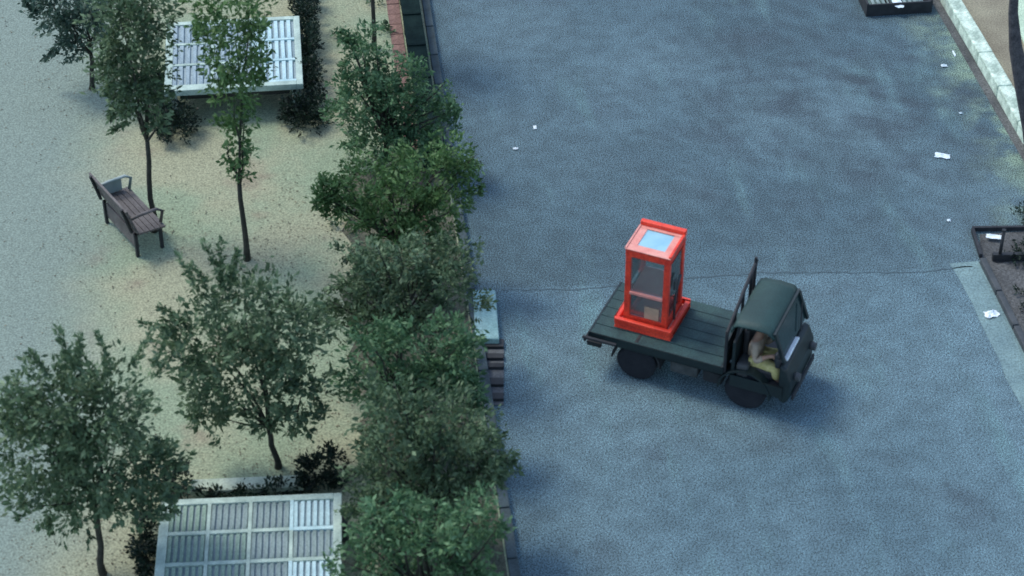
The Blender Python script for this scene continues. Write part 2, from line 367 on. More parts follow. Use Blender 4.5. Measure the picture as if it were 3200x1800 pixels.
# pale gutter slab and dark sunken bed along the lower right edge
cdv = (CB-CA).normalized(); cs = Vector((cdv.y,-cdv.x,0)); cs = cs if cs.x > 0 else -cs
sheet('concrete_gutter', wavy(lerp(CA,CB,-.02),C_near,40,-.36,.03)+list(reversed(wavy(lerp(CA,CB,-.02),C_near,4,0,0))), .004, 'gutter')
bed = [P(3062,735), P(3062,822), CB, C_near, C_near+cs*8, P(3062,735)+Vector((9,.3,0))]
sheet('planting_bed', bed, .012, 'darksoil')
k3 = struct(empty('kerb', (0,0,0)))
kd = MB().box(-.04,.04,-.34,.34,0,.09).mesh('kerb_stone'); kd0 = link('kerb_stone', kd, mat('dark_kerb', (.03,.04,.045), (.06,.07,.075), scale=6, rough=.8), k3, bevel=.01)  # low kerb in an even dark colour along the bed edge
rz3 = math.atan2(cdv.y, cdv.x)-math.pi/2
for i in range(12):
    o = kd0 if i == 0 else bpy.data.objects.new('kerb_stone', kd)
    if i: sc.collection.objects.link(o); o.parent = k3
    p = CA + cdv*(.34+i*.7) + cs*.04
    o.location = (p.x,p.y,-.005); o.rotation_euler = (0,0,rz3)

# crack across the road
ck = []
for i in range(60):
    t = i/59; px = 1570+t*1470; py = 905-75*t+ 10*math.sin(t*9)+random.uniform(-3,3)-(0 if t < .45 else 0)
    ck.append(P(px,py))
vs = []; fs = []
for i, p in enumerate(ck):
    h = random.uniform(.004,.013); vs += [(p.x,p.y-h,.004),(p.x,p.y+h,.004)]
    if i: j = 2*i; fs.append((j-2,j,j+1,j-1))
struct(obj('road_crack', MB().add(vs, fs), 'crack'))
# shallow tar patches / potholes
def blotch(name, px, py, rx, ry, m='crack', n=14, z=.004):
    c = P(px,py); s = scale_at(c); pts = []
    for i in range(n):
        a = 2*math.pi*i/n; q = P(px+rx*math.cos(a)*random.uniform(.6,1.2), py+ry*math.sin(a)*random.uniform(.6,1.2)); pts.append((q.x,q.y,z))
    return struct(obj(name, MB().add(pts, [tuple(range(n))]), m))
for a in [(2270,378,14,5),(2390,80,12,6),(2960,1515,12,9),(3105,1620,9,12),(1802,1727,9,8)]:
    blotch('road_pit', *a)

# ------------------------------------------------------------------ trees and shrubs
def leaf_cloud(mb, blobs, leaf=.075, per=26, spread=.13, dens=1.0, droop=.1):
    for c, r in blobs:
        vol = r[0]*r[1]*r[2]; rm = (r[0]+r[1]+r[2])/3
        nc = max(6, int(dens*300*vol**.72))
        for _ in range(nc):
            while True:
                q = Vector((random.uniform(-1,1),random.uniform(-1,1),random.uniform(-1,1)))
                if q.length <= 1: break
            q = q.normalized()*(q.length**.5)*random.choice((.75,.85,.95,1.0,1.12))
            cc = c+Vector((q.x*r[0], q.y*r[1], q.z*r[2]))
            out = (Vector((q.x,q.y,q.z*.7+.25))+Vector((random.gauss(0,.35),random.gauss(0,.35),random.gauss(0,.3)))).normalized()
            ln = min(.34, rm*.7)*random.uniform(.5,1.3)
            for k in range(int(per*random.uniform(.6,1.2))):
                t = random.random(); w = spread*.42*(1-.55*t)
                p = cc + out*(t-.4)*ln + Vector((random.gauss(0,w),random.gauss(0,w),random.gauss(0,w*.8)))
                d = (out*.9+Vector((random.gauss(0,.55),random.gauss(0,.55),random.gauss(0,.5)-droop))).normalized()
                sd = d.cross(Vector((random.gauss(0,1),random.gauss(0,1),random.gauss(0,1)+.6))).normalized()
                l = leaf*random.choice((.5,.65,.8,.95,1.1,1.35)); h = l*random.uniform(.17,.27)
                mb.add([p, p+d*l*.5+sd*h, p+d*l, p+d*l*.5-sd*h], [(0,1,2,3)])
def bent(a, b, n=5, amp=.05):
    pts = []
    for i in range(n+1):
        t = i/n; j = amp*math.sin(math.pi*t); pts.append(lerp(a,b,t)+Vector((random.uniform(-j,j),random.uniform(-j,j),0)))
    return pts
def tree(name, label, cat, base_px, blobs_px, lm, trunk=None, tr=.035, leaf=.075, dens=1.0, per=26, spread=.13, twigs=(), group=None, base_z=.10, limbs=5, lobes=0):
    B = P(base_px[0], base_px[1], base_z)
    root = tag(empty(name, B), label, cat, group)
    blobs = []
    for b in blobs_px:
        px, py, rx, ry = b[:4]; dy = b[4] if len(b) > 4 else 0
        c = V(px, py, B, dy); s = scale_at(c)
        blobs.append((c-B, (rx*1.06/s, max(rx,ry)*.9/s, ry*1.06/s/.85)))
    zmin = .12
    if lobes:
        ex = []
        for c, r in blobs:
            for _ in range(lobes):
                d = Vector((random.gauss(0,1),random.gauss(0,1),random.gauss(.25,.8))).normalized()
                k_ = random.uniform(.32,.55)
                ex.append((c+Vector((d.x*r[0],d.y*r[1],d.z*r[2]))*random.uniform(.8,1.25), (r[0]*k_*.8, r[1]*k_*.8, r[2]*k_*1.25)))
        blobs = [(c,(r[0]*.85,r[1]*.85,r[2]*.85)) for c,r in blobs]+ex
    blobs = [(Vector((c.x,c.y,max(c.z, r[2]*.75+zmin))), r) for c, r in blobs]
    cen = sum((c for c,_ in blobs), Vector())/len(blobs)
    mb = MB(); top = cen+Vector((0,0,.1))
    if trunk: fork = V(trunk[0], trunk[1], B)-B
    else: fork = cen*.45
    tp = bent(Vector((0,0,-.05)), fork, 5, .03)
    mb.tube(tp, [tr*1.5, tr*1.1, tr, tr*.95, tr*.9, tr*.8], 8)
    for c, r in blobs:
        for _ in range(max(1,limbs//len(blobs)+1)):
            e_ = c+Vector((random.uniform(-.6,.6)*r[0],random.uniform(-.6,.6)*r[1],random.uniform(-.2,.8)*r[2]))
            pp = bent(fork, e_, 4, .08); mb.tube(pp, [tr*.7,tr*.5,tr*.38,tr*.25,tr*.1], 6)
    obj('trunk', mb, 'bark', root, smooth=True)
    lb = MB(); leaf_cloud(lb, blobs, leaf, per, spread, dens)
    for tw in twigs:       # sparse shoots poking out of the crown
        a = V(tw[0],tw[1],B)-B; b = V(tw[2],tw[3],B)-B
        n = 14
        for i in range(n):
            p = lerp(a,b,i/(n-1))
            for _ in range(7):
                d = ((b-a).normalized()*.8+Vector((random.gauss(0,.6),random.gauss(0,.6),random.gauss(0,.5)))).normalized()
                sdv = d.cross(Vector((random.gauss(0,1),random.gauss(0,1),random.gauss(0,1)))).normalized(); l = leaf*random.uniform(.6,1.2)
                q = p+Vector((random.gauss(0,.015),random.gauss(0,.015),random.gauss(0,.015)))
                lb.add([q,q+d*l*.5+sdv*l*.22,q+d*l,q+d*l*.5-sdv*l*.22],[(0,1,2,3)])
    obj('crown', lb, LM[lm], root)
    return root
PT = 'young trees on the sandy ground'; HT = 'leafy trees in the roadside row'
tree('young_tree', 'dark blue-green young tree at top left with open grey ground to its left', 'tree', (286,278),
     [(200,25,95,60),(265,95,75,60),(150,-30,90,50,.3),(215,150,50,25),(290,30,60,60,-.2)], 2, trunk=(284,170), leaf=.08, group=PT, dens=1.45, twigs=[(120,40,80,10),(180,150,140,185)])
tree('young_tree', 'tall bushy young tree with long bare trunk beside the park bench', 'tree', (482,722),
     [(400,80,115,105),(425,205,98,95),(450,20,100,80,.3),(385,290,75,65),(440,335,70,70),(350,180,60,80),(490,400,26,30)], 0, trunk=(460,440), leaf=.08, group=PT, dens=1.45, twigs=[(350,330,345,370),(400,380,350,410)])
tree('young_tree', 'narrow bright green sapling rising in front of the far slatted canopy', 'tree', (772,812),
     [(715,30,110,100),(735,150,105,100),(740,260,80,80),(735,380,50,55),(745,470,44,50),(745,545,26,34)], 1, trunk=(748,575), leaf=.08, group=PT, dens=1.45, per=24)
tree('young_tree', 'round bushy tree with spiky top shoots in the middle of the sandy ground', 'tree', (870,1462),
     [(770,980,150,100),(640,1060,130,90),(900,1060,130,90),(760,1150,170,90),(650,1250,75,80),(930,1240,100,90),(830,1290,60,55),(690,1330,30,40)], 0, trunk=(838,1335), leaf=.08, group=PT, dens=1.45,
     twigs=[(700,900,640,760),(720,880,740,790),(640,930,560,800),(560,1030,440,1010),(690,890,690,750),(600,1020,500,960),(650,900,600,830)])
tree('young_tree', 'wide dark tree at the lower left with bare shoots on top and thin black trunk', 'tree', (322,1792),
     [(160,1250,150,100),(330,1290,150,120),(120,1400,140,110),(330,1430,170,120),(470,1480,110,100),(230,1540,110,80),(120,1560,70,50),(420,1570,100,60),(60,1300,80,90)], 0, trunk=(290,1560), leaf=.08, group=PT, dens=1.45,
     twigs=[(230,1150,180,1030),(235,1150,248,1050),(340,1150,305,1045),(400,1160,470,1050),(480,1180,560,1090),(150,1170,100,1110),(150,1600,155,1660),(225,1590,240,1650),(480,1150,520,1040)])
hr = [
 ('roadside tree at the far end of the row, beside the dark teal fence', (1190,520), [(1130,190,80,60),(1220,250,100,70),(1110,300,85,80),(1260,340,90,90),(1170,400,120,90),(1120,130,40,20),(1230,450,90,70),(1390,370,30,70,-.1),(1355,450,40,60)], 3),
 ('broad roadside tree whose left branches reach over the pale sand', (1240,860), [(1160,560,110,80),(1300,540,120,90),(1080,650,70,60),(1400,600,80,80),(1230,680,140,70),(1330,690,110,60),(1010,600,25,40),(1420,510,60,60)], 1),
 ('roadside tree in the middle of the row beside the pale teal slab', (1250,1140), [(1110,850,90,60),(1250,850,150,90),(1380,880,90,90),(1190,960,150,80),(1330,970,120,80),(1300,790,60,40),(1080,960,60,60)], 0),
 ('roadside tree next to the dark drain grate', (1290,1400), [(1160,1090,90,80),(1290,1090,130,80),(1400,1130,90,90),(1180,1200,120,90),(1340,1240,140,90),(1440,1230,50,60)], 3),
 ('fullest roadside tree near the bottom, bulging over the asphalt', (1340,1700), [(1240,1320,130,90),(1400,1340,150,100),(1490,1430,110,100),(1230,1440,140,100),(1370,1480,160,100),(1530,1500,60,60),(1160,1560,90,70),(1320,1560,140,60)], 0),
 ('roadside tree at the bottom edge, right of the near slatted canopy', (1330,2010), [(1180,1640,100,80),(1300,1690,140,80),(1470,1620,90,80),(1160,1760,90,80),(1330,1800,160,80),(1480,1740,80,80)], 3)]
for lab, b, bl, lm in hr:
    bl = [(q[0]+((16 if 450 < q[1] < 1250 else 6) if q[0] > 1250 else 6),)+tuple(q[1:]) for q in bl]
    tree('roadside_tree', lab, 'tree', b, bl, lm, group=HT, dens=1.3, per=28, leaf=.07, limbs=8, lobes=3)
# bare trunk of a tree whose crown is above the picture
tree('street_tree', 'slim black trunk at the top edge left of the brick edging, crown out of view', 'tree', (1168,150), [(1160,-330,140,120),(1190,-240,110,80)], 1, trunk=(1160,-120), dens=.6, tr=.03)
# undergrowth beneath the row
gb = MB(); bl = []
for i in range(120):
    t = random.uniform(-.1,1.3); c = lerp(LA,LB,t)-sd_*random.uniform(.15,1.5)
    if t < .3 and random.random() < .85: continue
    bl.append((Vector((c.x,c.y,.16)), (.16,.16,.07)))
leaf_cloud(gb, bl, .07, 16, .10, .55)
tag(obj('undergrowth', gb, LM[0]), 'low weedy undergrowth beneath the roadside trees', 'undergrowth', kind='stuff')
sheet('leaf_litter', wavy(lerp(LA,LB,.42),lerp(LA,LB,1.5),24,-1.45,.16)+list(reversed(wavy(lerp(LA,LB,.42),lerp(LA,LB,1.5),6,-.02,0))), .104, 'hedgebase')

fl_ = MB()
for i in range(2600):
    if random.random() < .55: cx_, cy_ = random.choice([(286,278),(482,722),(772,812),(870,1462),(322,1700),(1000,1200),(980,700)]); px_, py_ = random.gauss(cx_,110), random.gauss(cy_,80)
    else: px_, py_ = random.uniform(0,1250), random.uniform(0,1800)
    c = P(px_, py_, .108); l = random.uniform(.012,.034); an = random.uniform(0,6.28); d = Vector((math.cos(an),math.sin(an),random.uniform(-.1,.3)))*l; e_ = Vector((-math.sin(an),math.cos(an),0))*l*.35
    if c.x > lerp(LA,LB,(c.y-LA.y)/(LB.y-LA.y)).x-.1: continue
    fl_.add([c,c+d*.5+e_,c+d,c+d*.5-e_],[(0,1,2,3)])
tag(obj('fallen_leaves', fl_, leafmat('dry_leaf', (.05,.045,.03), (.12,.10,.06), (.30,.27,.17))), 'small fallen leaves and twigs scattered over the sandy ground', 'leaves', kind='stuff')

wb = MB(); bl = []
for _ in range(30):
    c = P(random.uniform(3180,3330), random.uniform(760,1000), .02)
    if random.random() < .4: c = P(random.uniform(3215,3300), random.uniform(640,720), .02)
    bl.append((c+Vector((0,0,.05)), (.15,.15,.06)))
leaf_cloud(wb, bl, .05, 14, .10, .7)
tag(obj('bed_weeds', wb, LM[4]), 'dark scrubby weeds in the bed at the right edge', 'weeds', kind='stuff')

# leaning trunk beyond the right kerb
B = P(3205,470,.09)
root = tag(empty('leaning_tree', B), 'dark rough leaning trunk beyond the whitewashed kerb at the top right', 'tree')
mb = MB(); a = [V(3222,520,B)-B, V(3215,400,B)-B, V(3185,270,B)-B, V(3160,150,B)-B, V(3152,40,B)-B, V(3160,-90,B)-B, V(3170,-230,B)-B]
a = [Vector((p.x,p.y,max(p.z,-.1))) for p in a]
mb.tube([p+Vector((.06,0,0)) for p in a], [.17,.15,.12,.09,.065,.055,.05], 12); obj('trunk', mb, 'bark2', root, smooth=True)
lb = MB(); leaf_cloud(lb, [(a[-1]+Vector((.2,.2,.3)), (.6,.6,.4)), (a[-1]+Vector((.7,.3,.5)), (.5,.5,.4))], .08, 20, .13, .7); obj('crown', lb, LM[0], root)
sheet('mossy_slab', [P(3172,-60), P(3166,90), P(3215,190), P(3420,190), P(3420,-60)], .13, 'brightpave', thick=.06)

# ------------------------------------------------------------------ fence along the road
f0, f1 = P(1262,-60), P(1352,540)
fe = tag(empty('roadside_fence', (f0.x,f0.y,.1), math.atan2((f1-f0).y,(f1-f0).x)), 'low thick dark teal barrier between the brick edging and the road', 'fence')
fl = (f1-f0).length; n = 6; pm = MB().box(0,fl/n-.05,-.11,.11,.0,.30).mesh('panel'); po = MB().box(-.03,.03,-.12,.12,-.05,.36).mesh('post')
for m_ in (pm, po): m_.materials.append(M['fence'])
rl = MB().box(0,fl/n-.05,-.14,.14,.301,.34).mesh('rail'); rl.materials.append(M['fence'])
for i in range(n+1):
    o = bpy.data.objects.new('post', po); sc.collection.objects.link(o); o.parent = fe; o.location = (i*fl/n,0,0)
    if i < n:
        for nm, me in (('panel',pm),('rail',rl)):
            o = bpy.data.objects.new(nm, me); sc.collection.objects.link(o); o.parent = fe; o.location = (i*fl/n+.025,0,0)

# pale slab and drain grate at the road's left edge
q = [P(1478,905,.14), P(1548,905,.14), P(1560,1058,.14), P(1485,1058,.14)]
mb = MB().poly([(p.x,p.y) for p in reversed(q)], .0, .14)
tag(obj('concrete_slab', mb, 'slab', bevel=.015), 'pale teal concrete block at the kerb above the drain grate', 'concrete block')
g0 = P(1478,1064,.01); gx = (P(1575,1064,.01)-g0); gy = (P(1490,1250,.01)-g0)
dr = tag(empty('drain_grate', g0), 'dark barred drain grate at the kerb below the pale teal block', 'drain')
fr = MB(); W_, H_ = gx.length, gy.length*1.08; az = math.atan2(gx.y, gx.x); dr.rotation_euler = (0,0,az)
fr.box(0,W_,-H_,0,0,.006); obj('drain_pit', fr, mat('drain_bed', (.10,.11,.115), rough=.9, speck=.3), dr)
for i, (yy, hh, m_) in enumerate([(.02,.13,'black'),(.26,.08,'chassis'),(.42,.07,'chassis'),(.66,.11,'black'),(.90,.10,'black')]):
    obj('bar', MB().box(.0+.02*i,W_,-(yy+hh)*H_/1.05,-yy*H_/1.05,.006,.05), m_, dr, bevel=.006)

# ------------------------------------------------------------------ slatted tables
def slatted_table(name, label, fl_, fr_, nl_, nr_, z, cols, rows, styles, legz):
    A, Bq, C_, D = [P(p[0],p[1],z) for p in (nl_, nr_, fr_, fl_)]
    o = (A+Bq+C_+D)/4; ax = ((Bq-A)+(C_-D)).normalized(); ang = math.atan2(ax.y, ax.x)
    Wd = ((Bq-A).length+(C_-D).length)/2; ay = Vector((-ax.y,ax.x,0)); Dp = abs(((D-A)+(C_-Bq)).dot(ay))/2
    t = tag(empty(name, (o.x,o.y,.1), ang), label, 'canopy'); h = z-.1
    W2, D2 = Wd/2, Dp/2
    obj('underboard', MB().box(-W2+.03,W2-.03,-D2+.03,D2-.03,h-.07,h-.035), 'tabletop', t)
    fm = MB(); fm.box(-W2,-W2+.09,-D2,D2,h-.09,h); fm.box(W2-.09,W2,-D2,D2,h-.09,h); fm.box(-W2+.09,W2-.09,-D2,-D2+.10,h-.092,h+.002); fm.box(-W2+.09,W2-.09,D2-.09,D2,h-.092,h+.002)
    obj('frame', fm, 'tabletrim', t, bevel=.008)
    cw = (Wd-.18)/cols; rh = (Dp-.19)/rows
    cache = {}
    for c in range(cols):
        for r in range(rows):
            st = styles[r][c]; x0 = -W2+.09+c*cw; y1 = D2-.09-r*rh
            if st == 'p':
                obj('panel', MB().box(x0+.01,x0+cw-.01,y1-rh+.01,y1-.01,h-.033,h-.008), 'greentop', t, bevel=.006); continue
            m_ = {'s':'slat','b':'brightslat','t':'tabletop','g':'greenslat'}[st]
            rail = MB().box(x0+.002,x0+cw-.002,y1-rh,y1-rh+.05,h-.034,h-.003); obj('rail', rail, 'tabletrim' if st != 'b' else 'brightslat', t)
            ns = 6; sw = (cw-.03)/ns
            if st not in cache:
                me = MB().box(0,sw*.58,0,rh-.07,0,.024).mesh('slat'); me.materials.append(M[m_]); cache[st] = me
            for i in range(ns):
                s_ = bpy.data.objects.new('slat', cache[st]); sc.collection.objects.link(s_); s_.parent = t
                s_.location = (x0+.02+i*sw, y1-rh+.06, h-.034+random.uniform(0,.004)); s_.rotation_euler = (0,0,random.uniform(-.012,.012))
            obj('rail', MB().box(x0-.025,x0+.015,y1-rh,y1,h-.033,h+.001), 'tabletrim' if st != 'b' else 'brightslat', t)
    for sx in (-1,1):
        for sy in (-1,1):
            x = sx*(W2-.10); y = sy*(D2-.10)
            lg = obj('leg', MB().box(x-.06,x+.06,y-.06,y+.06,.18,h-.095), 'tabletrim', t, bevel=.008)
            obj('foot', MB().box(x-.15,x+.15,y-.15,y+.15,-.02,.18), 'stone', t, bevel=.02)
    obj('apron', MB().box(-W2+.2,W2-.2,-D2+.16,-D2+.20,h-.25,h-.095), 'stone', t)
    obj('cross_brace', MB().box(-W2+.2,W2-.2,-.05,.05,.1,.2), 'stone', t)
    return t, W2, D2
slatted_table('slatted_canopy', 'pale square slatted canopy at the top, half hidden by a sapling', (515,72), (928,48), (518,285), (955,262), .62, 3, 3,
              ['ttb','ttb','ttb'], .5)
slatted_table('slatted_canopy', 'large pale slatted canopy cut by the bottom edge, with brighter panel at its right', (515,1568), (1045,1534), (452,1990), (1092,1975), .62, 4, 4,
              ['gssb','ggss','ggsb','gsss'], .5)
def bench(label, a, b, wid, z, m_='stone', top='stone', group=None):
    A, B_ = P(*a, .1), P(*b, .1); L_ = (B_-A).length
    t = tag(empty('bench', A, math.atan2((B_-A).y,(B_-A).x)), label, 'bench', group)
    obj('seat', MB().box(0,L_,-wid/2,wid/2,z-.07,z), top, t, bevel=.01)
    for x in (.15, L_-.25): obj('leg', MB().box(x,x+.1,-wid/2+.03,wid/2-.03,-.02,z-.072), m_, t)
    return t
def shrub(label, boxes, group='dark clipped shrubs round the slatted canopies', cat='shrub'):
    B = P(boxes[0][0], boxes[0][1], .10); root = tag(empty('clipped_shrub', B), label, cat, group)
    lb = MB(); bl = []
    for px, py, rx, ry, hz in boxes:
        c = P(px, py, .1)-B; s_ = scale_at(c+B); bl.append((Vector((c.x,c.y,hz*.5)), (rx/s_, ry/s_/.62, hz*.55)))
    leaf_cloud(lb, bl, .055, 34, .10, 4.2, 0); obj('foliage', lb, LM[4], root)
    st_ = MB(); st_.tube([(0,0,-.05),(.01,0,.10),(0,.01,.2)], .02, 6); obj('stem', st_, 'bark', root)
shrub('round dark shrub at the left foot of the far slatted canopy', [(545,415,62,48,.42)])
shrub('round dark shrub at the right foot of the far slatted canopy', [(950,385,62,45,.40)])
shrub('long dark hedge along the right side of the far slatted canopy', [(975,300,26,60,.45),(968,200,26,60,.5),(960,110,26,60,.5),(945,20,40,50,.5)])
shrub('small dark shrub against the left edge of the far slatted canopy', [(500,330,20,70,.4)])
shrub('dark shrub between the near slatted canopy and the roadside trees', [(985,1520,50,36,.42),(1050,1500,36,36,.4)])
shrub('dark shrub at the left rear corner of the near slatted canopy', [(555,1570,44,40,.5)])
shrub('low dark hedge along the rear edge of the near slatted canopy', [(660,1572,60,10,.2),(770,1566,70,11,.22),(880,1560,70,12,.24)])
shrub('tall dark hedge beside the left edge of the near slatted canopy', [(462,1780,22,60,.5),(466,1700,22,60,.5)])
bench('pale low slab bench behind the low hedge of the near slatted canopy', (600,1545), (950,1530), .2, .14, top='palestone')

# ------------------------------------------------------------------ park bench
b0 = P(438,812,.10); b1 = P(310,672,.10); bd = b1-b0; BLn = 1.05
pb = tag(empty('park_bench', b0, math.atan2(bd.y,bd.x)), 'weathered dark park bench standing diagonally beside a thin tree trunk', 'bench')
def lathe_z(prof, n=24):
    m_ = MB(); k = len(prof)
    for i in range(n):
        a_ = 2*math.pi*i/n
        for r, z in prof: m_.v.append((r*math.cos(a_), r*math.sin(a_), z))
    for i in range(n):
        for j in range(k-1): m_.f.append((i*k+j, ((i+1)%n)*k+j, ((i+1)%n)*k+j+1, i*k+j+1))
    return m_

bs = MB().box(0,BLn,-.032,.032,0,.025).mesh('seat_slat'); bb = MB().box(0,BLn,-.014,.014,-.045,.045).mesh('back_slat')
for me_ in (bs, bb): me_.materials.append(M['drum'])
for i in range(5):
    o = bpy.data.objects.new('seat_slat', bs); sc.collection.objects.link(o); o.parent = pb; o.location = (0,-.07-i*.075,.38-.006*i); o.rotation_euler = (R(1),0,0)
for i in range(4):
    o = bpy.data.objects.new('back_slat', bb); sc.collection.objects.link(o); o.parent = pb; o.location = (0,.0+.03*i,.46+i*.098); o.rotation_euler = (R(-18),0,0)
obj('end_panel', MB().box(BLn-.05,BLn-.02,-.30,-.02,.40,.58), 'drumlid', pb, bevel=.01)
obj('under_board', MB().box(.1,BLn-.1,-.05,-.02,.10,.33), 'drum', pb)
for x in (.06, BLn-.10):
    obj('end_frame', MB().box(x,x+.04,-.38,.0,.34,.36).box(x,x+.04,-.38,-.34,-.01,.34).box(x,x+.04,-.03,.01,-.01,.36).tube([(x+.02,.03,.40),(x+.02,.13,.80)], .022, 6), 'chassis', pb)
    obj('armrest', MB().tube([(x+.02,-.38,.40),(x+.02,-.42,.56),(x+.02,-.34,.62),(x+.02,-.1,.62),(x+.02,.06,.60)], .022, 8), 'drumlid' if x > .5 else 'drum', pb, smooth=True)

# ------------------------------------------------------------------ top-right container
c0 = P(2712,52,0); c1 = P(2905,40,0); cv = (c1-c0); 
ct = tag(empty('waste_container', c0, math.atan2(cv.y,cv.x)), 'dark framed slatted container cut by the top edge near the kerb', 'container'); cl = cv.length
obj('floor', MB().box(.03,cl-.03,.03,1.17,.02,.05), 'gutter', ct)
for nm, b in (('side_panel',(0,cl,0,.03,0,.20)),('side_panel',(0,cl,1.17,1.2,0,.20)),('end_panel',(-.03,0,0,1.2,0,.22)),('end_panel',(cl,cl+.03,0,1.2,0,.22))):
    obj(nm, MB().box(*b), 'chassis', ct, bevel=.004)
for i in range(9): obj('slat', MB().box(.08+i*.08,.125+i*.08,.03,1.17,.13,.15), 'slat' if i not in (4,5) else 'brightslat', ct)
obj('divider', MB().box(.34,.36,.03,1.17,.05,.17), 'chassis', ct)
def crumple(name, label, cat, px, py, sx, sy, m_='palecloth', z=0.0, rz=0, h=.04, group=None):
    c = P(px,py,z); n = 6; mb = MB(); vs = []; fs = []
    for i in range(n):
        for j in range(n):
            u, v = i/(n-1)-.5, j/(n-1)-.5; r = 1-.35*random.random()*(abs(u)+abs(v))
            vs.append((u*sx*r, v*sy*r, .012+h*random.random()*(1-1.6*max(abs(u),abs(v)))))
            if i and j: a_ = i*n+j; fs.append((a_-n-1,a_-1,a_,a_-n))
    mb.add(vs, fs); bm_ = mb.mesh(name); o = link(name, bm_, M[m_], None)
    md = o.modifiers.new('thick','SOLIDIFY'); md.thickness = .006
    o.location = c; o.rotation_euler = (0,0,rz); return tag(o, label, cat, group)
crumple('plastic_bag', 'crumpled pale bag lying on the slats of the dark container at the top edge', 'bag', 2805,12, .16,.28, z=.15)
LT = 'litter scattered on the road'
crumple('paper_scrap', 'largest pale flattened paper on the road near the verge at the right', 'litter', 2945,489, .22,.13, rz=-.4, group=LT)
crumple('paper_scrap', 'bright white triangular scrap on the kerb edge by the dark bed', 'litter', 3097,985, .20,.15, rz=.2, h=.09, m_='white', group=LT)
crumple('paper_scrap', 'small white scrap on the road below the container, left of the verge', 'litter', 2950,208, .10,.06, group=LT)
crumple('paper_scrap', 'upper of the two white scraps on the bare asphalt mid-road', 'litter', 1672,401, .05,.09, m_='white', group=LT)
crumple('paper_scrap', 'lower of the two white scraps on the bare asphalt mid-road', 'litter', 1611,467, .08,.05, m_='white', group=LT)
crumple('paper_scrap', 'tiny pale scrap on the road above the post and planting bed', 'litter', 2965,691, .055,.05, group=LT)
crumple('paper_scrap', 'tiny dull scrap on the verge side of the road below the whitewashed kerb', 'litter', 3002,356, .05,.04, group=LT)
crumple('paper_scrap', 'white scrap lying left of the thin black post', 'litter', 3106,742, .22,.10, z=.05, rz=-.3, m_='white', group=LT)
crumple('paper_scrap', 'thin upright pale sliver lying on the verge beside the kerb', 'litter', 2981,170, .035,.16, group=LT)

# thin black post with a low frame at the right edge
B = P(3122,812,.02); pt = tag(empty('bollard_post', B), 'thin black post standing at the near corner of the dark bed at the right edge', 'post')
obj('shaft', MB().tube([(0,0,0),(-.0,0,.46)], .022, 10), 'black', pt, smooth=True); obj('cap', MB().tube([(0,0,.461),(0,0,.485)], .028, 10), 'black', pt); obj('foot_plate', MB().box(-.06,.06,-.05,.05,0,.012), 'black', pt)
B = P(3100,812,.02); q = tag(empty('planter_edging', B, R(-4)), 'dark low edging box behind the thin black post', 'edging')
mb = MB(); 
obj('side_rail', MB().box(0,1.6,-.03,.03,0,.10), 'black', q); obj('side_rail', MB().box(-.14,1.6,.62,.66,0,.06), 'chassis', q); obj('side_rail', MB().box(-.16,-.12,.05,.615,0,.06), 'chassis', q)

# ------------------------------------------------------------------ the flatbed vehicle
ZB = .58
T0 = P(1845,1036,ZB); T1 = P(2252,1146,ZB); tx = (T1-T0); BL = tx.length; tang = math.atan2(tx.y,tx.x); BW = 1.06
org = Vector((T0.x,T0.y,0))
tr_ = tag(empty('flatbed_truck', org, tang), 'small dark green flatbed truck with open-sided cab carrying a red glazed booth', 'truck')
obj('deck_frame', MB().box(0,BL,0,.05,ZB-.12,ZB-.004).box(0,BL,BW-.05,BW,ZB-.12,ZB-.004).box(-.03,0,0,BW,ZB-.12,ZB).box(BL,BL+.03,0,BW,ZB-.12,ZB), 'green', tr_, bevel=.006)
npl = 6; pw = BW/npl
plm = MB().box(.002,BL-.002,.004,pw-.006,ZB-.035,ZB).mesh('plank'); plm.materials.append(M['deck'])
for i in range(npl):
    o = bpy.data.objects.new('plank', plm); sc.collection.objects.link(o); o.parent = tr_; o.location = (0,i*pw,random.uniform(0,.004))
obj('tail_rail', MB().tube([(-.05,-.06,ZB-.10),(-.05,BW-.05,ZB-.10)], .02, 8).tube([(-.06,-.10,ZB-.02),(.35,-.05,ZB-.06)], .022, 8), 'chassis', tr_)
obj('tail_hook', MB().box(-.02,.16,-.06,-.02,ZB-.16,ZB-.10), 'black', tr_)
obj('chassis', MB().box(.05,BL+.68,.25,.33,.28,.40).box(.05,BL+.68,BW-.33,BW-.25,.28,.40).box(.1,.2,.33,BW-.33,.30,.38).box(1.3,1.4,.33,BW-.33,.30,.38), 'chassis', tr_)
obj('fuel_tank', MB().box(1.0,1.35,.06,.22,.24,.42), 'grey', tr_, bevel=.03)
obj('battery_box', MB().box(1.42,1.66,.05,.22,.25,.42), 'chassis', tr_, bevel=.02)
def wheel(x, y, r, wd):
    s_ = obj('wheel', MB().lathe_y([(r*.55,-wd/2),(r*.9,-wd/2),(r,-wd*.36),(r*1.0,wd*.36),(r*.9,wd/2),(r*.55,wd/2)], x, y, r, 24), 'rubber', tr_, smooth=False)
    obj('rim', MB().lathe_y([(r*.10,-wd*.46),(r*.5,-wd*.36),(r*.549,-wd*.44),(r*.549,wd*.44),(r*.1,wd*.46)], x, y, r, 18), 'rubber', s_)
    return s_
RX = .58
wheel(RX,.12,.25,.18); wheel(RX,BW-.12,.25,.18)
fx = BL+.30
wheel(fx,.13,.255,.18); wheel(fx,BW-.12,.27,.16)
obj('axle', MB().tube([(RX,.2,.27),(RX,BW-.2,.27)], .035, 8).tube([(fx,.2,.27),(fx,BW-.2,.27)], .03, 8), 'chassis', tr_)
